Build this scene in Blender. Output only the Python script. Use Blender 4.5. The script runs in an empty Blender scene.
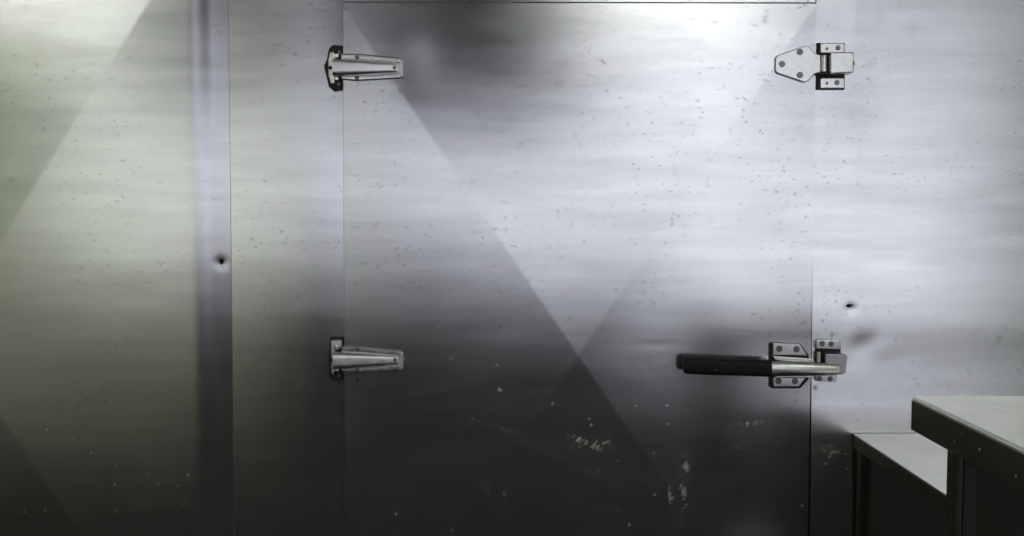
import bpy, bmesh, math, random
import numpy as np
from mathutils import Vector, Matrix

random.seed(7)
SC = bpy.context.scene
COL = SC.collection

# ------------------------------------------------------------------ camera
F = 1100.0                       # focal length in pixels of the 1024 wide frame
EYE = Vector((0.0, -2.2, 1.27))
PITCH = math.atan(68 / F)
YAW = math.atan(12 / F)
cd = bpy.data.cameras.new('camera'); cam = bpy.data.objects.new('camera', cd); COL.objects.link(cam)
cd.sensor_fit = 'HORIZONTAL'; cd.sensor_width = 36.0; cd.lens = F / 1024 * 36.0
cd.clip_start = 0.02
cam.location = EYE
cam.rotation_euler = (math.pi / 2 - PITCH, 0, -YAW)
SC.camera = cam
CM = cam.rotation_euler.to_matrix()


def P(px, py, y=0.0):
    """the point of the plane Y = y that stands at a pixel of the photograph"""
    d = CM @ Vector(((px - 512) / F, -(py - 268) / F, -1.0))
    t = (y - EYE.y) / d.y
    return EYE + d * t


# ------------------------------------------------------------------ light
SC.view_settings.view_transform = 'Standard'
SC.view_settings.look = 'None'
SC.view_settings.gamma = 1
SC.view_settings.use_curve_mapping = False
SC.view_settings.exposure = 0.0
w = bpy.data.worlds.new('world'); SC.world = w; w.use_nodes = True
w.node_tree.nodes['Background'].inputs[0].default_value = (0.6, 0.65, 0.75, 1)
w.node_tree.nodes['Background'].inputs[1].default_value = 0.3
WINDOW_E = 1.08                  # frosted window panes, daylight behind them
DOOR_E = 1.04                    # glazed back door
TUBE_E = 10.0                     # fluorescent diffusers


# ------------------------------------------------------------------ materials
def mat(name, base, metallic=0.0, rough=0.5, emit=None, es=0.0):
    m = bpy.data.materials.new(name); m.use_nodes = True
    b = m.node_tree.nodes['Principled BSDF']
    b.inputs['Base Color'].default_value = (*base, 1)
    b.inputs['Metallic'].default_value = metallic
    b.inputs['Roughness'].default_value = rough
    if emit:
        b.inputs['Emission Color'].default_value = (*emit, 1)
        b.inputs['Emission Strength'].default_value = es
    return m


def noisy(m, scale, amount, stretch=(1, 1, 1), rough_amt=0.0, bump=0.0, rot=0.0, detail=4):
    """procedural variation of base colour and roughness over object space"""
    nt = m.node_tree; b = nt.nodes['Principled BSDF']
    tc = nt.nodes.new('ShaderNodeTexCoord'); mp = nt.nodes.new('ShaderNodeMapping')
    mp.inputs['Scale'].default_value = stretch; mp.inputs['Rotation'].default_value = (0, rot, 0)
    nz = nt.nodes.new('ShaderNodeTexNoise'); nz.inputs['Scale'].default_value = scale
    nz.inputs['Detail'].default_value = detail
    nt.links.new(tc.outputs['Object'], mp.inputs[0]); nt.links.new(mp.outputs[0], nz.inputs['Vector'])
    base = b.inputs['Base Color'].default_value[:]
    mr = nt.nodes.new('ShaderNodeMapRange'); mr.inputs[1].default_value = 0.3; mr.inputs[2].default_value = 0.7
    mr.inputs[3].default_value = 1 - amount; mr.inputs[4].default_value = 1 + amount
    nt.links.new(nz.outputs[0], mr.inputs[0])
    vm = nt.nodes.new('ShaderNodeVectorMath'); vm.operation = 'SCALE'
    vm.inputs[0].default_value = base[:3]
    nt.links.new(mr.outputs[0], vm.inputs['Scale']); nt.links.new(vm.outputs[0], b.inputs['Base Color'])
    if rough_amt:
        m2 = nt.nodes.new('ShaderNodeMapRange'); m2.inputs[1].default_value = 0.3; m2.inputs[2].default_value = 0.7
        r = b.inputs['Roughness'].default_value
        m2.inputs[3].default_value = r - rough_amt; m2.inputs[4].default_value = r + rough_amt
        nt.links.new(nz.outputs[0], m2.inputs[0]); nt.links.new(m2.outputs[0], b.inputs['Roughness'])
    if bump:
        bp = nt.nodes.new('ShaderNodeBump'); bp.inputs['Strength'].default_value = bump
        bp.inputs['Distance'].default_value = 0.001
        nt.links.new(nz.outputs[0], bp.inputs['Height']); nt.links.new(bp.outputs[0], b.inputs['Normal'])
    return m


def sheet_steel(name, base=(0.74, 0.74, 0.75), rough=0.225):
    """brushed stainless sheet: fine horizontal grain, cloudy wipe marks, small pits; attributes 'grime' and 'scuff' carry the marks, the dark of the holes and a painted glint"""
    m = bpy.data.materials.new(name); m.use_nodes = True
    nt = m.node_tree; N = nt.nodes; L = nt.links; b = N['Principled BSDF']
    b.inputs['Metallic'].default_value = 1.0
    tc = N.new('ShaderNodeTexCoord')

    def noise(scale, stretch, rot=0.0, detail=3, dist=0.0):
        mp = N.new('ShaderNodeMapping'); mp.inputs['Scale'].default_value = stretch
        mp.inputs['Rotation'].default_value = (0, rot, 0)
        nz = N.new('ShaderNodeTexNoise'); nz.inputs['Scale'].default_value = scale
        nz.inputs['Detail'].default_value = detail; nz.inputs['Distortion'].default_value = dist
        L.new(tc.outputs['Object'], mp.inputs[0]); L.new(mp.outputs[0], nz.inputs['Vector'])
        return nz.outputs[0]

    def rng(src, a, c, lo, hi):
        mr = N.new('ShaderNodeMapRange')
        for i, v in enumerate((a, c, lo, hi)): mr.inputs[i + 1].default_value = v
        L.new(src, mr.inputs[0]); return mr.outputs[0]

    def math_(op, a, c):
        n = N.new('ShaderNodeMath'); n.operation = op
        for i, v in enumerate((a, c)):
            if isinstance(v, (int, float)): n.inputs[i].default_value = v
            else: L.new(v, n.inputs[i])
        return n.outputs[0]
    cloud = noise(3.0, (1, 1, 1), 0.0, 3, 0.0)
    wipe = noise(11.0, (0.35, 1, 2.6), 0.40, 5, 0.0)
    wipe2 = noise(9.0, (0.45, 1, 2.4), -0.5, 3, 0.0)
    grain = noise(60.0, (0.12, 1, 6.0), 0.0, 2)
    pits = noise(120.0, (0.8, 1, 1.3), 0.5, 1, 0.0)
    pitm = noise(4.0, (1, 1, 1), 0.0, 2)
    c = rng(cloud, 0.1, 0.9, 0.86, 1.12)
    c = math_('MULTIPLY', c, rng(wipe, 0.15, 0.85, 0.86, 1.14))
    c = math_('MULTIPLY', c, rng(wipe2, 0.15, 0.85, 0.95, 1.05))
    c = math_('MULTIPLY', c, rng(grain, 0.1, 0.9, 0.97, 1.03))
    pit = math_('MULTIPLY', rng(pits, 0.66, 0.74, 0.0, 1.0), rng(pitm, 0.36, 0.56, 0.0, 1.0))
    c = math_('MULTIPLY', c, rng(pit, 0, 1, 1.0, 0.72))
    ag = N.new('ShaderNodeAttribute'); ag.attribute_name = 'grime_hole_dark'
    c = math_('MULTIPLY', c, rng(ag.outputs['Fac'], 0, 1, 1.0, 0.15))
    vm = N.new('ShaderNodeVectorMath'); vm.operation = 'SCALE'; vm.inputs[0].default_value = base
    L.new(c, vm.inputs['Scale'])
    sc = N.new('ShaderNodeAttribute'); sc.attribute_name = 'scuff_glint'
    r = math_('ADD', rng(wipe2, 0.05, 0.95, rough - 0.02, rough + 0.02), rng(cloud, 0.1, 0.9, -0.02, 0.02))
    gl = N.new('ShaderNodeBsdfAnisotropic'); gl.distribution = 'BECKMANN'
    L.new(vm.outputs[0], gl.inputs['Color']); L.new(r, gl.inputs['Roughness'])
    b.inputs['Metallic'].default_value = 0.0; b.inputs['Roughness'].default_value = 0.7
    b.inputs['Base Color'].default_value = (0.62, 0.64, 0.55, 1)
    ms = N.new('ShaderNodeMixShader'); L.new(sc.outputs['Fac'], ms.inputs[0])
    g2 = N.new('ShaderNodeBsdfAnisotropic'); g2.distribution = 'GGX'; g2.inputs['Roughness'].default_value = 0.5
    L.new(vm.outputs[0], g2.inputs['Color'])
    m2 = N.new('ShaderNodeMixShader'); m2.inputs[0].default_value = 0.11
    L.new(gl.outputs[0], m2.inputs[1]); L.new(g2.outputs[0], m2.inputs[2])
    L.new(m2.outputs[0], ms.inputs[1]); L.new(b.outputs[0], ms.inputs[2])
    L.new(ms.outputs[0], N['Material Output'].inputs['Surface'])
    return m


M = {}
M['sheet'] = sheet_steel('brushed_steel_sheet')
M['chrome'] = noisy(mat('cast_chrome', (0.84, 0.84, 0.82), 1.0, 0.24), 60, 0.06, rough_amt=0.04)
M['satin'] = noisy(mat('satin_steel_fitting', (0.76, 0.76, 0.75), 1.0, 0.33), 80, 0.08, rough_amt=0.05)
M['keeper'] = noisy(mat('grey_zinc_casting', (0.50, 0.50, 0.52), 1.0, 0.4), 70, 0.08)
M['dark'] = noisy(mat('blackened_metal', (0.03, 0.03, 0.03), 0.6, 0.5), 50, 0.2)
M['screw'] = noisy(mat('dull_screw_steel', (0.42, 0.42, 0.43), 1.0, 0.35), 90, 0.15)
M['rubber'] = noisy(mat('black_plastic_grip', (0.012, 0.013, 0.015), 0.0, 0.55), 120, 0.2, bump=0.2)
M['rubber'].node_tree.nodes['Principled BSDF'].inputs['Specular IOR Level'].default_value = 0.25
M['hole'] = mat('hole_inside', (0.004, 0.004, 0.004), 0.0, 0.9)
M['gasket'] = noisy(mat('black_rubber_gasket', (0.012, 0.012, 0.012), 0.0, 0.7), 40, 0.2)
M['core'] = noisy(mat('insulated_wall_core', (0.35, 0.35, 0.33), 0.0, 0.8), 8, 0.1)
M['counter'] = noisy(mat('worn_steel_countertop', (0.86, 0.86, 0.86), 1.0, 0.36), 14, 0.05, (1, 1, 1), 0.04, 0.1)
M['fascia'] = noisy(mat('darkened_frame_steel', (0.14, 0.143, 0.11), 1.0, 0.40), 20, 0.12, (1, 0.4, 2), 0.05)  # frame steel darkened in colour in place of the dim room reflection
M['fleck'] = mat('dried_splash', (0.55, 0.55, 0.48), 0.0, 0.8)
M['paint'] = noisy(mat('pale_green_wall_paint', (0.70, 0.74, 0.62), 0.0, 0.6), 3, 0.04)
M['paintdark'] = noisy(mat('dark_dado_tile', (0.10, 0.105, 0.08), 0.0, 0.5), 6, 0.1)
M['cream'] = noisy(mat('cream_reflector_enamel', (0.88, 0.90, 0.70), 0.0, 0.5), 3, 0.03)  # pale colour of the added box that lightens the left reflection
M['ceiling'] = noisy(mat('white_ceiling_board', (0.74, 0.75, 0.70), 0.0, 0.8), 5, 0.03)
M['floor'] = noisy(mat('dark_quarry_tile', (0.018, 0.018, 0.014), 0.0, 0.9), 4, 0.2)
M['floor'].node_tree.nodes['Principled BSDF'].inputs['Specular IOR Level'].default_value = 0.05
M['frame'] = noisy(mat('white_window_frame', (0.8, 0.8, 0.82), 0.0, 0.5), 10, 0.05)
M['pane'] = mat('frosted_pane', (0.8, 0.8, 0.85), 0.0, 0.4, (0.86, 0.87, 1.0), WINDOW_E)
M['doorpane'] = mat('frosted_door_pane', (0.8, 0.8, 0.85), 0.0, 0.4, (0.86, 0.87, 1.0), DOOR_E)
M['glowpane'] = mat('added_glow_pane', (0.8, 0.85, 0.78), 0.0, 0.4, (0.915, 0.935, 0.915), 0.80)  # added glow that brightens what the left panel reflects
M['tube'] = mat('lamp_diffuser', (0.9, 0.9, 0.85), 0.0, 0.5, (0.97, 1.0, 0.90), TUBE_E)
M['hood'] = noisy(mat('dark_reflection_metal', (0.02, 0.02, 0.018), 0.3, 0.7), 6, 0.15)  # dark colour of the unseen boxes added to darken reflections
M['cabinet'] = noisy(mat('dark_cabinet', (0.035, 0.036, 0.03), 0.0, 0.5), 6, 0.15)


# ------------------------------------------------------------------ helpers
def put(o, **kw):
    for k, v in kw.items(): o[k] = v
    return o


def link(name, me, m, parent=None, smooth=False):
    o = bpy.data.objects.new(name, me); COL.objects.link(o)
    for x in (m if isinstance(m, (list, tuple)) else [m]): me.materials.append(x)
    if smooth:
        for p in me.polygons: p.use_smooth = True
    if parent is not None:
        o.parent = parent
        o.matrix_parent_inverse = Matrix.Translation(-Vector(parent.location))
    return o


def empty(name, loc, label, cat, group=None):
    o = bpy.data.objects.new(name, None); COL.objects.link(o); o.location = loc
    o.empty_display_size = 0.05
    o['label'] = label; o['category'] = cat
    if group: o['group'] = group
    return o


def finish(name, bm, m, parent=None, bevel=0.0, seg=2, smooth=False, angle=35):
    """bevel the sharp edges in mesh code and link"""
    bmesh.ops.recalc_face_normals(bm, faces=bm.faces)
    if bevel:
        es = [e for e in bm.edges if len(e.link_faces) == 2 and e.calc_face_angle(0) > math.radians(angle)]
        bmesh.ops.bevel(bm, geom=es, offset=bevel, segments=seg, profile=0.5, affect='EDGES', clamp_overlap=True)
    me = bpy.data.meshes.new(name); bm.to_mesh(me); bm.free()
    o = link(name, me, m, parent)
    if bevel or smooth:
        me.set_sharp_from_angle(angle=math.radians(40)) if hasattr(me, 'set_sharp_from_angle') else None
        for p in me.polygons: p.use_smooth = True
    if bevel:
        wn = o.modifiers.new('weighted', 'WEIGHTED_NORMAL'); wn.keep_sharp = True
    return o


def box(bm, x0, x1, y0, y1, z0, z1, mi=0):
    v = [bm.verts.new((x, y, z)) for x in (x0, x1) for y in (y0, y1) for z in (z0, z1)]
    for f in ((0, 1, 3, 2), (4, 6, 7, 5), (0, 4, 5, 1), (2, 3, 7, 6), (0, 2, 6, 4), (1, 5, 7, 3)):
        bm.faces.new([v[i] for i in f]).material_index = mi
    return v


def prism(bm, pts, yb, yf, inset=0.0, mi=0, ref=None):
    """outline given in photograph pixels on plane ref, run from depth yb (wall side) to yf (room side); the front outline may draw in"""
    ref = yb if ref is None else ref
    W = [P(x, y, ref) for x, y in pts]
    c = sum(W, Vector()) / len(W)
    back = [bm.verts.new((p.x, yb, p.z)) for p in W]
    front = []
    for p in W:
        d = p - c; k = max(0.0, 1 - inset / max(d.length, 1e-6))
        front.append(bm.verts.new((c.x + d.x * k, yf, c.z + d.z * k)))
    n = len(W)
    bm.faces.new(back).material_index = mi
    bm.faces.new(front[::-1]).material_index = mi
    for i in range(n):
        bm.faces.new((back[i], back[(i + 1) % n], front[(i + 1) % n], front[i])).material_index = mi


def disc(bm, c, r, y0, y1, n=20, mi=0, r2=None):
    r2 = r if r2 is None else r2
    A = [bm.verts.new((c.x + r * math.cos(t), y0, c.z + r * math.sin(t))) for t in [2 * math.pi * i / n for i in range(n)]]
    B = [bm.verts.new((c.x + r2 * math.cos(t), y1, c.z + r2 * math.sin(t))) for t in [2 * math.pi * i / n for i in range(n)]]
    bm.faces.new(A).material_index = mi; bm.faces.new(B[::-1]).material_index = mi
    for i in range(n): bm.faces.new((A[i], A[(i + 1) % n], B[(i + 1) % n], B[i])).material_index = mi


def cyl(bm, a, b, r, n=20, r2=None, mi=0):
    a = Vector(a); b = Vector(b); d = (b - a).normalized(); u = d.orthogonal().normalized(); v = d.cross(u)
    r2 = r if r2 is None else r2
    A = [bm.verts.new(a + (u * math.cos(t) + v * math.sin(t)) * r) for t in [2 * math.pi * i / n for i in range(n)]]
    B = [bm.verts.new(b + (u * math.cos(t) + v * math.sin(t)) * r2) for t in [2 * math.pi * i / n for i in range(n)]]
    bm.faces.new(A[::-1]).material_index = mi; bm.faces.new(B).material_index = mi
    for i in range(n): bm.faces.new((A[i], A[(i + 1) % n], B[(i + 1) % n], B[i])).material_index = mi


def screw(px, py, y, parent, r=0.0042, ref=None, turn=0.4):
    """pan head cross slot screw in a dark countersink, standing on the plane Y = y"""
    c = P(px, py, y if ref is None else ref); bm = bmesh.new()
    disc(bm, c, r, y + 0.001, y - 0.0006, mi=0)
    disc(bm, c, r * 0.74, y - 0.0006, y - 0.0018, mi=1, r2=r * 0.6)
    for k in (0, 1):
        a = turn + k * math.pi / 2
        d = Vector((math.cos(a), 0, math.sin(a))) * r * 0.42; e = Vector((-math.sin(a), 0, math.cos(a))) * r * 0.13
        vs = [bm.verts.new((q.x, yy, q.z)) for yy in (y - 0.0012, y - 0.0021) for q in (c + d + e, c + d - e, c - d - e, c - d + e)]
        for f in ((0, 1, 2, 3), (7, 6, 5, 4), (0, 4, 5, 1), (1, 5, 6, 2), (2, 6, 7, 3), (3, 7, 4, 0)):
            bm.faces.new([vs[i] for i in f]).material_index = 0
    bmesh.ops.recalc_face_normals(bm, faces=bm.faces)
    me = bpy.data.meshes.new('screw'); bm.to_mesh(me); bm.free()
    return link('screw', me, [M['dark'], M['screw']], parent)


# ------------------------------------------------------------------ steel sheets as real height fields
def ss(a, b, x):
    t = np.clip((x - a) / (b - a), 0, 1); return t * t * (3 - 2 * t)


def gauss(X, Z, px, py, sx, sy, rot=0.0):
    """bell around a photograph pixel; sx, sy in pixels of 2 mm"""
    c = P(px, py); dx = (X - c.x); dz = (Z - c.z)
    a = math.radians(rot); u = dx * math.cos(a) + dz * math.sin(a); v = -dx * math.sin(a) + dz * math.cos(a)
    return np.exp(-0.5 * ((u / (sx * 0.002)) ** 2 + (v / (sy * 0.002)) ** 2))


def axis(lo, hi, dlo, dhi, fine, coarse):
    a = []
    if lo < dlo: a += list(np.linspace(lo, dlo, max(2, int((dlo - lo) / coarse) + 1))[:-1])
    s, e = max(lo, dlo), min(hi, dhi)
    a += list(np.linspace(s, e, max(2, int((e - s) / fine) + 1)))
    if hi > dhi: a += list(np.linspace(dhi, hi, max(2, int((hi - dhi) / coarse) + 1))[1:])
    return np.array(a)


def sheet(name, xl, xr, z0, z1, base_y, height, marks=None, parent=None, thick=0.003, fine=0.0027):
    """xl, xr: functions of z for the two side edges; height(X, Z): bulge in metres towards the room"""
    zz = axis(z0, z1, 0.55, 1.78, fine, 0.03)
    l0, r0 = xl(1.27), xr(1.27)
    xx = axis(l0, r0, -1.10, 1.12, fine, 0.03)
    U = (xx - l0) / (r0 - l0)
    UU, Z = np.meshgrid(U, zz)
    XL = np.array([xl(z) for z in zz])[:, None]; XR = np.array([xr(z) for z in zz])[:, None]
    X = XL + (XR - XL) * UU
    H = height(X, Z)
    Y = base_y - thick - H
    nz, nx = X.shape
    V = np.stack([X, Y, Z], -1).reshape(-1, 3)
    idx = np.arange(nz * nx).reshape(nz, nx)
    q = np.stack([idx[:-1, :-1], idx[:-1, 1:], idx[1:, 1:], idx[1:, :-1]], -1).reshape(-1, 4)
    rim = np.concatenate([idx[0, :], idx[1:, -1], idx[-1, -2::-1], idx[-2:0:-1, 0]])
    RB = V[rim].copy(); RB[:, 1] = base_y
    nb = len(rim); b0 = len(V)
    k = np.arange(nb); k2 = (k + 1) % nb
    q2 = np.stack([rim[k], b0 + k, b0 + k2, rim[k2]], -1)
    V = np.concatenate([V, RB]); Q = np.concatenate([q, q2])
    me = bpy.data.meshes.new(name)
    me.vertices.add(len(V)); me.vertices.foreach_set('co', V.astype(np.float32).ravel())
    me.loops.add(len(Q) * 4); me.loops.foreach_set('vertex_index', Q.astype(np.int32).ravel())
    me.polygons.add(len(Q)); me.polygons.foreach_set('loop_start', (np.arange(len(Q)) * 4).astype(np.int32))
    me.polygons.foreach_set('loop_total', np.full(len(Q), 4, np.int32))
    sm = np.ones(len(Q), bool); sm[len(q):] = False
    me.update(); me.polygons.foreach_set('use_smooth', sm)
    g, s = (marks(X, Z) if marks else (np.zeros_like(X), np.zeros_like(X)))
    for nm, arr in (('grime_hole_dark', g), ('scuff_glint', s)):
        at = me.attributes.new(nm, 'FLOAT', 'POINT')
        at.data.foreach_set('value', np.concatenate([np.clip(arr, 0, 1).ravel(), np.zeros(nb)]).astype(np.float32))
    me.validate()
    sh = me.attributes.new('sharp_edge', 'BOOLEAN', 'EDGE') if 'sharp_edge' not in me.attributes else me.attributes['sharp_edge']
    ev = np.zeros(len(me.edges) * 2, np.int32); me.edges.foreach_get('vertices', ev); ev = ev.reshape(-1, 2)
    isr = np.zeros(len(V), bool); isr[rim] = True; isr[b0:] = True
    sh.data.foreach_set('value', (isr[ev[:, 0]] & isr[ev[:, 1]]))
    return link(name, me, M['sheet'], parent)


def pyramid(X, Z, cx, cz, hw, hh, H):
    """cross-broken sheet: four flat facets meeting on the diagonals"""
    return H * (1 - np.maximum(np.abs(X - cx) / hw, np.abs(Z - cz) / hh))


def wavy(X, Z, s, seed):
    r = np.random.RandomState(seed); o = np.zeros_like(X)
    for i in range(14):
        a = r.uniform(0, math.pi); k = s * r.uniform(0.5, 2.0); p = r.uniform(0, 6.28)
        o += np.sin((X * math.cos(a) + Z * math.sin(a)) * k + p) / k
    return o / 14


def line_x(pa, pb):
    """x of a near vertical edge as a function of z, from two photograph pixels"""
    A, B = P(*pa), P(*pb)
    return lambda z: A.x + (B.x - A.x) * (z - A.z) / (B.z - A.z)


SEAM_L = line_x((228.5, 0), (235, 536))
DOOR_L = line_x((344.5, 3), (346.5, 536))
DOOR_R = line_x((814, 4), (805, 536))
FRM_R = lambda z: DOOR_R(z) + 0.0026
FRM_L = lambda z: DOOR_L(z) - 0.0026
CEIL = 2.68
ROOM_L, ROOM_R, ROOM_B = -3.6, 3.1, -4.6
DOOR_TOP = P(500, 2.8, -0.02).z
DOOR_CX, DOOR_CZ = P(578, 355, -0.02).x, P(578, 355, -0.02).z
DOOR_BOT = 2 * DOOR_CZ - DOOR_TOP

# wall core and its skins
bm = bmesh.new()
dl, dr = -0.30, 0.62
box(bm, ROOM_L, ROOM_R, 0.0, 0.12, 0.0, CEIL)
wf = finish('wall_front', bm, M['core']); put(wf, kind='structure')


def h_left(X, Z):
    cx, cz = P(-52, 332).x, P(-52, 332).z
    hw = SEAM_L(1.27) - cx; hh = hw * 1.56
    h = np.maximum(pyramid(X, Z, cx, cz, hw, hh, 0.014), 0)
    xe = np.array([SEAM_L(z) for z in Z[:, 0]])[:, None]
    d = xe - X
    h = h * (d > 0)
    # pressed edge strip, 42 px wide
    t = np.clip((0.084 - d) / 0.084, 0, 1)
    zs = ss(P(200, 300).z, P(200, 280).z, Z)
    h += -0.0058 * t * ss(0, 0.6, t)
    h += wavy(X, Z, 9, 3) * 0.010
    h += -0.0008 * gauss(X, Z, 221.5, 263, 4, 4)
    return h + 0.004


def specks(X, Z, pts, size=0.9):
    o = np.zeros_like(X)
    for (x, y, *k) in pts:
        o += (k[0] if k else 0.8) * gauss(X, Z, x, y, size * (k[1] if len(k) > 1 else 1), size * (k[1] if len(k) > 1 else 1))
    return o


def rnoise(X, Z, s, seed):
    r = np.random.RandomState(seed); o = np.zeros_like(X)
    for i in range(24):
        a = r.uniform(0, math.pi); k = s * r.uniform(0.4, 2.2); p = r.uniform(0, 6.28)
        o += np.sin((X * math.cos(a) + Z * math.sin(a)) * k + p)
    return np.clip(0.5 + o / 8, 0, 1)


def m_left(X, Z):
    g = specks(X, Z, [(0, 115, .3, 3), (9, 1, .35, 2), (28, 8, .3, 2), (15, 180, .2, 2), (80, 150, .2), (46, 130, .25), (60, 166, .2)], 1.0)
    g += 0.75 * gauss(X, Z, 221.5, 262, 2.8, 2.8)  # dark of the punched hole put into the skin colour
    r = np.random.RandomState(5); pts = []
    for i in range(26): pts.append((r.uniform(0, 185), r.uniform(395, 536), r.uniform(.12, .45), r.uniform(.7, 1.1)))
    pts += [(50, 428, .5), (94, 451, .5), (117, 483, .7), (189, 474, .7), (160, 482, .5), (185, 503, .4), (28, 510, .4)]
    s = specks(X, Z, pts, 0.8) + 0.5 * gauss(X, Z, 220.5, 268, 2.5, 1.5)  # last bell is a pale glint painted under the hole
    n = rnoise(X, Z, 160, 2)
    for (x, y, sx, sy, a, k) in [(55, 432, 16, 2, -10, .10), (100, 455, 14, 1.5, 10, .08), (130, 455, 10, 2, -20, .08), (215, 134, 10, 1, 8, .12)]:
        s += k * n * gauss(X, Z, x, y, sx, sy, a)
    return g, s


sheet('wall_panel', lambda z: ROOM_L, lambda z: SEAM_L(z) - 0.0008, 0.0, CEIL, 0.0, h_left, m_left, wf)


def h_jamb(X, Z):
    h = 0.003 + wavy(X, Z, 10, 8) * 0.010
    xe = np.array([DOOR_L(z) for z in Z[:, 0]])[:, None]
    t = np.clip((0.09 - (xe - X)) / 0.09, 0, 1)
    h += -0.0016 * t * t
    return h


def m_jamb(X, Z):
    r = np.random.RandomState(9)
    s = specks(X, Z, [(r.uniform(240, 340), r.uniform(400, 536), r.uniform(.08, .25)) for i in range(10)], 0.8)
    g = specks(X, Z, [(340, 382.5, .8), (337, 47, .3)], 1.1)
    return g, s


sheet('door_jamb_panel', lambda z: SEAM_L(z) + 0.0012, FRM_L, 0.0, CEIL, 0.0, h_jamb, m_jamb, wf)
sheet('header_panel', lambda z: FRM_L(z) + 0.0008, lambda z: P(807, 0).x - 0.0008, DOOR_TOP + 0.0045, CEIL, 0.0,
      lambda X, Z: 0.003 + wavy(X, Z, 8, 4) * 0.01, None, wf)
sheet('header_panel', lambda z: P(807, 0).x + 0.0008, lambda z: FRM_R(z) - 0.002, DOOR_TOP + 0.0045, CEIL, 0.0,
      lambda X, Z: 0.003 + wavy(X, Z, 8, 5) * 0.01, None, wf)


def h_right(X, Z):
    h = 0.004 + wavy(X, Z, 7, 12) * 0.012
    xf = P(849, 250).x
    d = X - xf
    h += 0.032 * np.clip(1.30 - Z, 0, 0.75)
    h += 0.002 * np.exp(-(d / 0.02) ** 2) * 0.12
    h += -0.0008 * gauss(X, Z, 849, 308, 4, 3.5) - 0.0004 * gauss(X, Z, 846, 318, 6, 14)
    h += -0.0011 * gauss(X, Z, 858, 346, 11, 8, 25) + 0.0004 * gauss(X, Z, 880, 348, 10, 8)
    h += -0.0010 * gauss(X, Z, 868, 90, 16, 30)
    return h


def m_right(X, Z):
    g = 0.85 * gauss(X, Z, 848.5, 305.5, 3.0, 1.6) + 0.5 * gauss(X, Z, 830, 333, 1.2, 1.5) + 0.35 * gauss(X, Z, 829, 336, 1, 2)  # first bell puts the dark of the hole into the colour
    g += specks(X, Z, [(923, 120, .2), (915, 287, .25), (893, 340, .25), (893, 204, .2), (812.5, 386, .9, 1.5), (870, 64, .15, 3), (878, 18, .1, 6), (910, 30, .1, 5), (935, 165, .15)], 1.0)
    n = rnoise(X, Z, 150, 6)
    for (x, y, sx, sy, a, k) in [(1001, 330, 8, 2, 60, .5), (995, 338, 6, 2, 50, .4), (1018, 335, 9, 1.5, 65, .35), (1020, 360, 9, 2, 70, .45), (975, 345, 9, 1, 80, .12)]:
        g += k * 0.5 * n * gauss(X, Z, x, y, sx, sy, a)
    s = 0 * X
    n2 = rnoise(X, Z, 230, 16)
    for (x, y, sx, sy, a, k) in [(826, 449, 8, 3, 15, .5), (820, 462, 7, 2, 20, .4), (813, 450, 2, 8, 10, .2), (829, 446, 5, 4, 0, .4)]:
        s += k * n2 * n2 * gauss(X, Z, x, y, sx, sy, a)
    s += specks(X, Z, [(826, 454, .7), (842, 451, .5), (843, 466, .4), (858, 434, .4), (846, 497, .3)], .9)
    return g, s


sheet('wall_panel', FRM_R, lambda z: ROOM_R, 0.0, CEIL, 0.0, h_right, m_right, wf)

# door slab
bm = bmesh.new()
A = [(DOOR_L(DOOR_TOP), DOOR_TOP), (DOOR_R(DOOR_TOP), DOOR_TOP), (DOOR_R(DOOR_BOT), DOOR_BOT), (DOOR_L(DOOR_BOT), DOOR_BOT)]
f0 = [bm.verts.new((x, -0.0045, z)) for x, z in A]; f1 = [bm.verts.new((x, -0.016, z)) for x, z in A]
bm.faces.new(f0); bm.faces.new(f1[::-1])
for i in range(4): bm.faces.new((f0[i], f0[(i + 1) % 4], f1[(i + 1) % 4], f1[i]))
door = finish('door_1', bm, M['gasket']); put(door, kind='structure', label='brushed steel cold room door with cross creased face between the hinges and the latch')
DT = DOOR_TOP - 0.0005; DB = DOOR_BOT


def h_door(X, Z):
    hw = (DOOR_R(1.0) - DOOR_L(1.0)) / 2
    u = np.abs(X - DOOR_CX) / hw; v = np.abs(Z - DOOR_CZ) / (DT - DOOR_CZ)
    h = 0.011 * (1 - np.maximum(u, v))
    h = np.maximum(h, -0.0004)
    h += wavy(X, Z, 7, 21) * 0.008
    h += -0.00010 * gauss(X, Z, 655, 343, 16, 3)
    h += -0.0012 * gauss(X, Z, 415, 66, 14, 20)
    return h + 0.001


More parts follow.
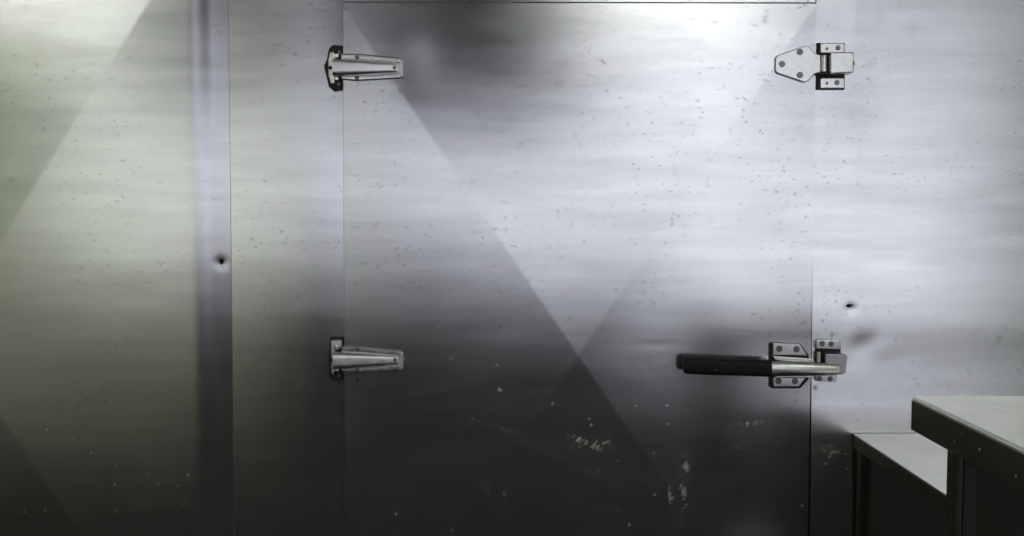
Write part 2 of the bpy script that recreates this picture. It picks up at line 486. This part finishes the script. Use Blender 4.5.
def m_door(X, Z):
    r = np.random.RandomState(31)
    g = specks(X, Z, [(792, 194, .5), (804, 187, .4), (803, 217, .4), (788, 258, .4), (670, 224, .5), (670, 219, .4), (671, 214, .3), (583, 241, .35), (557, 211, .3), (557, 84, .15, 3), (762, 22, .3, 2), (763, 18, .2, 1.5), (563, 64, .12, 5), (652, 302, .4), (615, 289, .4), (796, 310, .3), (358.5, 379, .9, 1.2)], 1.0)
    for i in range(60):
        g += r.uniform(.06, .2) * gauss(X, Z, r.uniform(430, 800), r.uniform(90, 240), r.uniform(.8, 1.6), r.uniform(1.2, 2.6), r.uniform(-30, 30))
    pts = [(440, 325, .8), (515, 333, .9), (568, 317, .8), (587, 333, .8), (497, 363, .9), (499, 387, 1, 1.2), (501, 388, .8), (452, 357, .6),
           (552, 401, .9), (588, 416, .7), (590, 422, 1), (634, 403, .8), (665, 403, 1, 1.2), (666, 421, .7), (397, 511, .7), (453, 527, .3),
           (628, 521, .9), (653, 491, .7), (799, 503, .8), (652, 450, .5), (405, 357, .9), (598, 467, .3), (521, 459, .2), (616, 458, .3)]
    for i in range(45): pts.append((r.uniform(350, 800), r.uniform(380, 536), r.uniform(.08, .3), r.uniform(.6, 1.0)))
    s = specks(X, Z, pts, 0.85)
    n = rnoise(X, Z, 420, 11); n = n * n
    for (x, y, sx, sy, a, k) in [(578, 436, 8, 2.5, -25, .8), (600, 440, 5, 3, 20, .95), (588, 443, 16, 4, -5, .35), (683, 462, 3, 8, 5, .7), (683, 466, 3, 3, 0, .6),
                                 (669, 493, 2.0, 8, 8, .75), (681, 491, 2.6, 9.5, 6, .85), (655, 481, 12, 1.5, -20, .2), (488, 486, 1.6, 11, 18, .25), (505, 494, 1.4, 7, 10, .3),
                                 (498, 500, 1.5, 8, 20, .15), (742, 421, 20, 1.5, 5, .25), (745, 424, 12, 2, 8, .2), (735, 445, 6, 2, -30, .25), (640, 372, 9, 2, 20, .2), (790, 470, 2, 14, -20, .15),
                                 (500, 425, 30, 1.5, -18, .10), (560, 455, 40, 1.5, -25, .08), (430, 300, 60, 2, 28, .06), (450, 330, 50, 2, 35, .05), (420, 390, 60, 3, 12, .06),
                                 (700, 500, 30, 3, 40, .08), (760, 370, 30, 1.5, 6, .06), (590, 500, 30, 2, -10, .05), (470, 420, 40, 2, 32, .05)]:
        s += (0.85 if sx < 20 else 2.2) * k * n * gauss(X, Z, x, y, sx, sy, a)
    return g, s


sheet('door_skin', DOOR_L, DOOR_R, DB, DT, -0.016, h_door, m_door, door, fine=0.0025)
YD = -0.022                      # where the door's face stands near its edges
# gasket line on the frame behind the door's edge
bm = bmesh.new()
for fx, s in ((DOOR_L, -1), (DOOR_R, 1)):
    a, b = fx(DOOR_BOT), fx(DOOR_TOP)
    vs = [bm.verts.new((x + dx, y, z)) for (x, z) in ((a, DOOR_BOT), (b, DOOR_TOP)) for dx in (-0.002, 0.002) for y in (-0.0002, -0.0048)]
    for f in ((0, 1, 3, 2), (4, 6, 7, 5), (0, 4, 5, 1), (2, 3, 7, 6), (0, 2, 6, 4), (1, 5, 7, 3)): bm.faces.new([vs[i] for i in f])
finish('gasket', bm, M['gasket'], door)

# punched holes in the wall skins
for pts, y, par in (([(219.2, 260), (221, 258.8), (223.6, 259.2), (224.2, 261.6), (222.8, 263.6), (221.6, 264.6), (220.2, 263.2)], 0, 0),
                    ([(845.2, 306), (847.6, 304), (851, 304.2), (852.8, 305.4), (850.4, 306.2), (848.6, 307.6)], 0, 0)):
    c = P(*pts[0])
    deps = bpy.context.evaluated_depsgraph_get()
    hit, loc, *_ = SC.ray_cast(deps, Vector((P(pts[0][0] + 2, pts[0][1]).x, -0.5, P(0, pts[0][1]).z)), Vector((0, 1, 0)))
    bm = bmesh.new(); prism(bm, pts, loc.y + 0.001, loc.y - 0.0004); finish('punched_hole', bm, M['hole'], wf)

# ------------------------------------------------------------------ strap hinges
def hinge(dx, dy, label, lower=False):
    base = P(335 + dx, 68 + dy)
    t = empty('strap_hinge', (base.x, 0, base.z), label, 'hinge', 'strap hinges down the left edge of the door')
    q = lambda pts: [(x + dx, y + dy) for x, y in pts]
    yb = -0.006
    # flange on the jamb
    bm = bmesh.new()
    if not lower:
        prism(bm, q([(327, 60), (329, 49), (333, 45), (343.6, 46), (343.6, 90), (334, 91.5), (329, 87), (326.5, 76), (324, 66)]), yb, -0.014, ref=-0.01)
    else:
        prism(bm, q([(329.5, 47), (331, 44.5), (343.6, 45), (343.6, 88), (333, 89), (329, 85), (328.5, 66)]), yb, -0.014, ref=-0.01)
    finish('flange', bm, M['dark'], t, 0.0015)
    # domed cheek of the flange
    bm = bmesh.new()
    if not lower:
        prism(bm, q([(327.5, 61), (330, 51), (334.5, 50), (336, 56), (336, 80), (335, 86), (331, 86), (328, 77)]), -0.013, -0.026, 0.003, ref=-0.02)
    else:
        prism(bm, q([(330, 47.5), (341.5, 46.8), (342.3, 54), (339.5, 57), (335, 57.5), (333.5, 60), (333.5, 84), (330.5, 83)]), -0.013, -0.022, 0.002, ref=-0.02)
    finish('cheek', bm, M['chrome'] if not lower else M['satin'], t, 0.003, 3)
    # knuckles carried by the flange and hinge pin
    a, b = P(336 + dx, 49.5 + dy, -0.024), P(336 + dx, 86 + dy, -0.024)
    bm = bmesh.new()
    cyl(bm, (a.x, -0.020, P(0, 57.5 + dy, -.02).z), (a.x, -0.020, P(0, 53.5 + dy, -.02).z), 0.0065)
    finish('knuckle', bm, M['chrome'], t, 0.0008); bm = bmesh.new()
    cyl(bm, (a.x, -0.020, P(0, 80 + dy, -.02).z), (a.x, -0.020, P(0, 76.5 + dy, -.02).z), 0.0065)
    finish('knuckle', bm, M['chrome'], t, 0.0008)
    # strap: a tapered tray with raised rims
    o = 1.0 if lower else 0.0
    bm = bmesh.new()
    prism(bm, q([(341, 54), (356, 53.6 + o), (400, 57.5 + o), (403.2, 60 + o), (403.2, 77), (400, 78.8), (356, 81.2), (341, 79.6)]), YD, YD - 0.005, 0.001, ref=YD)
    st = finish('strap', bm, M['satin'], t, 0.0018, 3)
    for s, pts in ((0, [(341.5, 54.6), (357, 54.4 + o), (400.5, 58.3 + o), (400.5, 63), (370, 60.6), (341.5, 59)]),
                   (1, [(341.5, 79), (357, 80.6), (400, 78.0), (400.5, 73), (370, 75.2), (341.5, 76.5)])):
        bm = bmesh.new(); prism(bm, q(pts), YD - 0.004, YD - 0.0085, 0.0008, ref=YD - 0.005)
        finish('rim', bm, M['chrome'], st, 0.0014, 3)
    # raised wedge over the middle of the strap, thick at the knuckle and low at the tip
    bm = bmesh.new()
    rows = []
    for i in range(9):
        u = i / 8; x = 334 + (397.5 - 334) * u
        yt = 59.4 + (63.8 - 59.4) * u; yb_ = 76.4 + (72.2 - 76.4) * u
        h = 0.016 * (1 - u) ** 1.0 + 0.0075
        row = []
        for j in range(13):
            v = (0, .004, .02, .05, .12, .3, .5, .7, .88, .95, .98, .996, 1)[j]
            py = yt + (yb_ - yt) * v; p = P(x + dx, py + dy, YD - 0.005)
            row.append(bm.verts.new((p.x, YD - 0.003 - h * (0, .5, .82, .94, 1, 1, 1, 1, 1, .94, .82, .5, 0)[j] - 0.0005 * (1 - (2 * v - 1) ** 2), p.z)))
        rows.append(row)
    for i in range(8):
        for j in range(12): bm.faces.new((rows[i][j], rows[i + 1][j], rows[i + 1][j + 1], rows[i][j + 1]))
        bm.faces.new((rows[i][12], rows[i + 1][12], rows[i + 1][0], rows[i][0]))
    bm.faces.new(rows[0]); bm.faces.new(rows[8][::-1])
    finish('wedge', bm, M['satin'], t, smooth=True)
    for (x, y, yy) in ((357, 57.3 + o * .5, YD - 0.0086), (357, 77.9, YD - 0.0086), (394, 67.8, YD - 0.0112)):
        screw(x + dx, y + dy, yy, t, 0.0040)
    screw(339.5 + dx, 52.3 + dy, -0.0142, t, 0.0045); screw(338.5 + dx, 84 + dy, -0.0142, t, 0.0042)
    bm = bmesh.new(); c = P(330.5 + dx, 68 + dy, -0.024); disc(bm, c, 0.0035, -0.020, -0.0275)
    finish('pin_plug', bm, M['dark'], t)
    return t


hinge(0, 0, 'upper steel strap hinge with a dark angular flange on the left door edge')
hinge(0.5, 292, 'lower steel strap hinge with a squared flange on the left door edge', lower=True)

# ------------------------------------------------------------------ upper right catch
b0 = P(815, 64)
t = empty('spring_catch', (b0.x, 0, b0.z), 'steel catch with six sided plate and square block at upper right of the door', 'catch')
bm = bmesh.new(); prism(bm, [(774.4, 58), (777, 55.5), (805, 45.7), (808.5, 46.6), (814, 53), (820, 53.8), (820, 72.8), (813.5, 74.5), (808, 81.5), (804.5, 83), (777, 74), (774.6, 71.5)], YD, YD - 0.006, 0.0006, ref=YD)
pl = finish('plate', bm, M['satin'], t, 0.0018, 3)
for x, y in ((800, 52), (782, 64), (800, 75)): screw(x, y, YD - 0.0062, t, 0.0060)
bm = bmesh.new(); prism(bm, [(816, 43), (844.5, 43), (844.5, 89.8), (816, 89.8)], -0.004, -0.012, ref=-0.01)
finish('base_plate', bm, M['dark'], t, 0.001)
for y0, y1 in ((43.4, 53), (78, 88.2)):
    bm = bmesh.new(); prism(bm, [(820, y0), (844.3, y0), (844.3, y1), (820, y1)], -0.011, -0.020, 0.0006, ref=-0.018)
    finish('tab', bm, M['satin'], t, 0.0015)
for x, y, r in ((827, 48.6, .0028), (838, 47.8, .0048), (827, 83.2, .0028), (837, 82.6, .0048)): screw(x, y, -0.0202, t, r)
bm = bmesh.new(); a = P(824, 55, -0.026); b = P(824, 72, -0.026)
cyl(bm, (a.x, -0.024, a.z), (b.x, -0.024, b.z), 0.0062)
cyl(bm, (a.x, -0.024, P(824, 57, -.026).z), (b.x, -0.024, P(824, 55.6, -.026).z), 0.0075)
cyl(bm, (a.x, -0.024, P(824, 71.4, -.026).z), (b.x, -0.024, P(824, 70, -.026).z), 0.0075)
finish('roller', bm, M['chrome'], t, 0.0006)
for y0, y1 in ((53, 54.6), (72.6, 74.4)):
    bm = bmesh.new(); prism(bm, [(817, y0), (832, y0), (832, y1), (817, y1)], -0.010, -0.034, ref=-0.03); finish('lug', bm, M['dark'], t, 0.0005)
bm = bmesh.new(); prism(bm, [(828.5, 52.5), (852.8, 52), (852.8, 73.4), (828.5, 74.6)], -0.010, -0.040, 0.0012, ref=-0.030)
finish('block', bm, M['satin'], t, 0.0028, 3)
bm = bmesh.new(); p = P(852, 63.3, -0.026); cyl(bm, (p.x - .002, -0.024, p.z), (p.x + 0.0045, -0.024, p.z), 0.0042); finish('set_screw', bm, M['dark'], t, 0.0004)

# ------------------------------------------------------------------ lever latch
b0 = P(785, 366)
t = empty('door_latch', (b0.x, 0, b0.z), 'lever latch with long black grip at lower right of the door', 'latch')
bm = bmesh.new()
prism(bm, [(769, 344), (771, 342), (800, 343.6), (808, 354.5), (808, 379), (799.5, 388), (771.5, 388), (769, 386)], YD, YD - 0.006, ref=YD)
finish('back_plate', bm, M['dark'], t, 0.001)
for pts in ([(772.5, 343.2), (799.8, 344.2), (807, 355.2), (772.5, 354.8)], [(772.5, 377.8), (805, 377.8), (798.5, 386.6), (773, 386.6)]):
    bm = bmesh.new(); prism(bm, pts, YD - 0.005, YD - 0.014, 0.0005, ref=YD - 0.01); finish('plate_wing', bm, M['satin'], t, 0.0016)
for x, y in ((779.3, 348.8), (796.5, 349.2), (778.5, 381), (795, 381.2)): screw(x, y, YD - 0.0142, t, 0.0062)
bm = bmesh.new(); prism(bm, [(772, 355.8), (792, 357), (808, 358.2), (813.5, 359), (813.5, 362), (790, 361.6), (775, 359.6)], YD - 0.006, YD - 0.019, 0.0004, ref=YD - 0.015)
finish('cam', bm, M['chrome'], t, 0.001)
bm = bmesh.new(); prism(bm, [(775, 376), (797, 375.2), (814, 375.2), (814, 377.4), (797, 377.6), (775, 378)], YD - 0.006, YD - 0.019, 0.0003, ref=YD - 0.015)
finish('cam', bm, M['chrome'], t, 0.0008)


def bar(name, xs, tops, bots, depths, thick, m, parent, seg=10, pw=0.5):
    """a lever bowed in section: width from tops to bots, rounded towards the room"""
    bm = bmesh.new(); rows = []
    for x, a, b_, y in zip(xs, tops, bots, depths):
        row = []
        for j in range(seg + 1):
            ang = math.pi * j / seg
            py = a + (b_ - a) * (0.5 - 0.5 * math.cos(ang)); p = P(x, py, y)
            row.append(bm.verts.new((p.x, y - thick * (1 - abs(math.cos(ang)) ** pw), p.z)))
        for j in range(seg, -1, -1):
            ang = math.pi * j / seg; py = a + (b_ - a) * (0.5 - 0.5 * math.cos(ang)); p = P(x, py, y)
            row.append(bm.verts.new((p.x, y + 0.004 * (math.sin(ang) ** 0.5) + 0.0005, p.z)))
        rows.append(row)
    n = len(rows[0])
    for i in range(len(rows) - 1):
        for j in range(n): bm.faces.new((rows[i][j], rows[i + 1][j], rows[i + 1][(j + 1) % n], rows[i][(j + 1) % n]))
    bm.faces.new(rows[0]); bm.faces.new(rows[-1][::-1])
    return finish(name, bm, m, parent, smooth=True)


bar('lever', [768, 772, 800, 815, 830, 836, 838.4], [361.2, 361.5, 362, 362.6, 363, 363.2, 363.8], [376.4, 376.4, 376.2, 375.8, 375.4, 375.2, 374.8],
    [-0.052, -0.052, -0.050, -0.046, -0.042, -0.040, -0.039], 0.007, M['satin'], t, pw=2.4)
bar('grip', [683.2, 684.5, 688, 700, 730, 760, 771], [361, 358, 357.2, 357.6, 358.6, 359.6, 360], [371, 373.5, 374, 374.6, 375.6, 376.6, 376.9],
    [-0.064, -0.064, -0.0645, -0.064, -0.060, -0.056, -0.0545], 0.009, M['rubber'], t, pw=6)
bm = bmesh.new(); prism(bm, [(772, 362.5), (792, 363), (792, 374.5), (772, 374.5)], YD - 0.004, -0.050, ref=-0.05); finish('pivot_boss', bm, M['satin'], t, 0.001)
bm = bmesh.new(); p = P(716, 369.6, -0.072); disc(bm, p, 0.0011, -0.068, -0.0725); o = finish('rivet', bm, M['chrome'], t); o['label'] = 'tiny bright rivet in the grip'

b0 = P(830, 360)
t = empty('latch_keeper', (b0.x, 0, b0.z), 'steel latch keeper on the wall right of the lever latch', 'keeper')
bm = bmesh.new(); prism(bm, [(814.5, 341), (816, 338.5), (840, 340), (841, 382), (816, 383), (814.5, 381)], -0.004, -0.010, ref=-0.008)
finish('base_plate', bm, M['dark'], t, 0.001)
bm = bmesh.new(); prism(bm, [(815.8, 339.6), (840.2, 340.4), (840.2, 349.2), (815.8, 348.4)], -0.009, -0.020, 0.0005, ref=-0.018); finish('tab', bm, M['satin'], t, 0.0015)
bm = bmesh.new(); prism(bm, [(815.5, 374), (837, 374), (836.4, 382), (815.5, 381)], -0.009, -0.020, 0.0005, ref=-0.018); finish('tab', bm, M['satin'], t, 0.0015)
for x, y in ((822, 343.6), (831, 344), (819.5, 378.4), (830, 378.6)): screw(x, y, -0.0202, t, 0.0052)
bm = bmesh.new(); prism(bm, [(824, 353), (844.5, 353.4), (846.8, 355.5), (845.2, 372), (842.5, 374.5), (824, 374.5)], -0.009, -0.030, 0.0010, ref=-0.025)
finish('strike_box', bm, M['keeper'], t, 0.002, 3)
bm = bmesh.new()
a = P(819, 352, -0.024); b = P(819, 362, -0.024); cyl(bm, (a.x, -0.020, a.z), (b.x, -0.020, b.z), 0.005)
finish('roller', bm, M['chrome'], t, 0.0005)
t.location.y -= 0.0085; t.location.x -= 0.0022; t.location.z += 0.001

# ------------------------------------------------------------------ low table against the wall and higher counter before it
AX = P(853.5, 433.5, -0.029).x; AZ = P(853.5, 433.5, -0.029).z
t = empty('side_table', (AX + 0.6, -0.31, 0), 'low grey steel side table standing against the wall, partly hidden by the higher counter', 'table')
bm = bmesh.new(); box(bm, AX, 2.0, -0.60, -0.0290, AZ - 0.003, AZ); finish('tabletop', bm, M['counter'], t, 0.001)
bm = bmesh.new(); box(bm, AX - 0.0005, AX + 0.02, -0.60, -0.0290, AZ - 0.030, AZ - 0.0032); box(bm, AX + 0.0205, 2.0, -0.60, -0.585, AZ - 0.030, AZ - 0.0032)
finish('apron', bm, M['fascia'], t, 0.0015)
for (x, y) in ((AX + 0.004, -0.062), (AX + 0.004, -0.55), (1.93, -0.55), (1.93, -0.062)):
    bm = bmesh.new(); box(bm, x, x + 0.022, y, y + 0.022, 0.0, AZ - 0.031); finish('leg', bm, M['fascia'], t, 0.002)
bm = bmesh.new(); box(bm, AX + 0.020, AX + 0.032, -0.598, -0.030, 0.02, AZ - 0.031)
finish('side_panel', bm, M['cabinet'], t, 0.002)
bm = bmesh.new(); box(bm, AX + 0.034, 1.928, -0.54, -0.07, 0.15, 0.17); finish('shelf', bm, M['counter'], t, 0.002)

BD = -0.60; BX = P(911.5, 396, BD).x; BZ = P(911.5, 395.5, BD).z
BB = -1.15
t = empty('counter', (BX + 0.6, -0.9, 0), 'higher steel counter with a thick dark edge at the lower right corner', 'counter')
bm = bmesh.new()
# top with rolled side and a shallow ridge running along it
prof = [(BX + 0.004, 0), (BX + 0.070, 0.0)]
box(bm, BX, 2.05, BB, BD, BZ - 0.052, BZ)
finish('countertop', bm, M['counter'], t, 0.005, 4)
bm = bmesh.new()
v = []
for (y, x) in ((BD - 0.004, 0.676), (BB + 0.01, 0.766)):
    v.append([bm.verts.new((x - 0.004, y, BZ + 0.0001)), bm.verts.new((x, y, BZ + 0.0010)), bm.verts.new((x + 0.008, y, BZ + 0.0001))])
bm.faces.new((v[0][0], v[1][0], v[1][1], v[0][1])); bm.faces.new((v[0][1], v[1][1], v[1][2], v[0][2]))
bm.faces.new((v[0][0], v[0][1], v[0][2])); bm.faces.new((v[1][2], v[1][1], v[1][0])); bm.faces.new((v[0][2], v[1][2], v[1][0], v[0][0]))
finish('top_seam', bm, M['counter'], t)
bm = bmesh.new(); box(bm, BX - 0.0012, BX + 0.006, BB, BD - 0.003, BZ - 0.050, BZ - 0.0065)
o = finish('edge_fascia', bm, M['fascia'], t, 0.001); o['label'] = 'steel edge with the dark reflection put into its colour'
for k, (px, py, rr) in enumerate(((916, 405.5, .0012), (955, 440, .0016), (962, 434, .0012), (979.5, 449.5, .0026), (1016, 476, .0024), (954, 443, .0012))):
    d = P(px, py, 0.0) - EYE; d = d * ((BX - 0.0012 - EYE.x) / d.x); q = EYE + d     # where that sight line meets the edge fascia
    bm = bmesh.new(); cyl(bm, (q.x + 0.0005, q.y, q.z), (q.x - 0.0006, q.y, q.z), rr, 9, rr * .7)
    o = finish('dried_splash', bm, M['fleck'], t); o['label'] = 'small pale dried splash'
for (x, y) in ((BX + 0.006, -0.735), (BX + 0.006, -1.10), (1.95, -1.10), (1.95, -0.70)):
    bm = bmesh.new(); box(bm, x, x + 0.016, y, y + 0.018, 0.0, BZ - 0.053); finish('leg', bm, M['fascia'], t, 0.002)
bm = bmesh.new(); box(bm, BX + 0.022, BX + 0.034, -1.08, -0.775, 0.02, BZ - 0.053)
finish('side_panel', bm, M['cabinet'], t, 0.003)
bm = bmesh.new(); box(bm, BX + 0.023, BX + 0.060, -0.735, -0.722, 0.02, BZ - 0.0535); finish('gap_shade', bm, M['cabinet'], t, 0.002)  # dark strip added in the gap beside the leg to stand for shade
bm = bmesh.new(); box(bm, BX + 0.036, 1.948, -1.08, -0.79, 0.12, 0.14); finish('shelf', bm, M['counter'], t, 0.002)

# ------------------------------------------------------------------ the kitchen behind the camera, seen only as reflections
def struct(name, bm, m, **kw):
    o = finish(name, bm, m); o['kind'] = 'structure'; return o


bm = bmesh.new(); box(bm, ROOM_L - .1, ROOM_R + .1, ROOM_B - .1, 0.12, -0.1, 0.0); struct('floor', bm, M['floor'])
bm = bmesh.new(); box(bm, ROOM_L - .1, ROOM_R + .1, ROOM_B - .1, 0.12, CEIL, CEIL + .1); struct('ceiling', bm, M['ceiling'])
bm = bmesh.new(); box(bm, ROOM_L - .1, ROOM_L, ROOM_B - .1, 0.0, 0.0, CEIL); struct('wall_left', bm, M['paint'])
bm = bmesh.new(); box(bm, ROOM_R, ROOM_R + .1, ROOM_B - .1, 0.0, 0.0, CEIL); struct('wall_right', bm, M['paint'])
bm = bmesh.new(); box(bm, ROOM_L, ROOM_R, ROOM_B - .1, ROOM_B, 0.0, CEIL); struct('wall_back', bm, M['paint'])


def window(name, x0, x1, z0, z1, nx, nz, pm):
    y = ROOM_B
    bm = bmesh.new(); box(bm, x0, x1, y + 0.001, y + 0.02, z0, z1); wd = struct(name, bm, pm)
    bm = bmesh.new()
    for i in range(nx + 1):
        x = x0 + (x1 - x0) * i / nx; box(bm, x - .02, x + .02, y + 0.0205, y + .05, z0 - .02, z1 + .02)
    for i in range(nz + 1):
        z = z0 + (z1 - z0) * i / nz; box(bm, x0 - .02, x1 + .02, y + 0.022, y + .048, z - .02, z + .02)
    o = link('frame', bpy.data.meshes.new('frame'), M['frame'], wd)
    bm.to_mesh(o.data); bm.free(); return wd


window('window_1', -1.10, 0.95, 0.85, 2.60, 3, 1, M['pane'])
window('glow_pane_left', -2.42, -1.20, 0.88, 2.60, 2, 1, M['glowpane'])  # added glowing pane, lightens the reflection in the left panel
window('door_2', 1.03, 2.95, 0.42, 2.60, 2, 1, M['doorpane'])
bm = bmesh.new(); box(bm, 1.01, 2.97, ROOM_B + 0.0005, ROOM_B + 0.03, 0.0, 0.398); finish('kick_panel', bm, M['cabinet'], bpy.data.objects['door_2'], 0.002)

bm = bmesh.new(); box(bm, -1.10, 0.98, ROOM_B + 0.06, ROOM_B + 0.7, 0.0, 0.78)
o = finish('base_cabinet', bm, M['cabinet'], None, 0.005); put(o, label='dark base cabinet under the frosted window', category='cabinet')
bm = bmesh.new(); box(bm, -1.14, -0.40, ROOM_B + 0.71, ROOM_B + 1.3, 0.0, 1.03)
o = finish('dark_reflection_box', bm, M['cabinet'], None, 0.01); put(o, label='black box added for the dark reflection left of the door', category='reflection box')  # unseen dark box, added so the steel left of the door reflects dark
bm = bmesh.new(); box(bm, -3.2, -1.2, ROOM_B + 0.06, ROOM_B + 0.8, 0.0, 0.82)
o = finish('pale_reflector', bm, M['cream'], None, 0.01); put(o, label='cream box added to lighten the reflection in the left panel', category='cabinet')  # unseen pale box, added to lift the reflection at lower left
# dark hood box added for the dim patch reflected in the door
t = empty('reflection_hood', (-0.25, -4.0, 2.1), 'dark hood box added behind the camera for the dark patch reflected in the door', 'hood')
bm = bmesh.new(); box(bm, -0.76, 0.44, -4.5, -3.5, 1.78, 2.40); finish('canopy', bm, M['hood'], t, 0.004)
bm = bmesh.new(); box(bm, -0.72, 0.40, -4.45, -3.55, 2.401, CEIL - .001); finish('duct', bm, M['hood'], t, 0.004)
bm = bmesh.new(); box(bm, -1.80, -1.22, ROOM_B + 0.052, -3.80, 1.84, 2.40)
o = finish('reflection_box_left', bm, M['hood'], None, 0.01); put(o, label='dark box added on the back wall for a reflected smudge', category='fan')  # unseen dark box, added for the smudge reflected by the left seam

bm = bmesh.new(); box(bm, 1.95, 2.25, -4.40, -4.1, 1.80, 2.20)
o = finish('reflection_box_right', bm, M['hood'], None, 0.01); put(o, label='dark box added before the glazed back door for a reflected smudge', category='heater')  # unseen dark box, added for the smudge reflected in the right panel
for i, (x, y, _) in enumerate(((-2.5, -3.9, .3), (0.95, -3.9, .3), (1.9, -2.0, .3), (-2.2, -2.5, .3))):  # last light is added to brighten the pale box at the left
    t = empty('ceiling_light', (x, y, CEIL), ['fluorescent ceiling light over the left side of the kitchen', 'fluorescent ceiling light right of the dark hood box', 'fluorescent ceiling light over the steel counter', 'added ceiling light that brightens the pale box at the left'][i], 'light', 'fluorescent ceiling lights')
    bm = bmesh.new(); box(bm, x - .62, x + .62, y - .10, y + .10, CEIL - .03, CEIL - .001); finish('housing', bm, M['frame'], t, 0.003)
    bm = bmesh.new(); box(bm, x - .60, x + .60, y - .085, y + .085, CEIL - .06, CEIL - .0305); finish('diffuser', bm, M['tube'], t, 0.004)
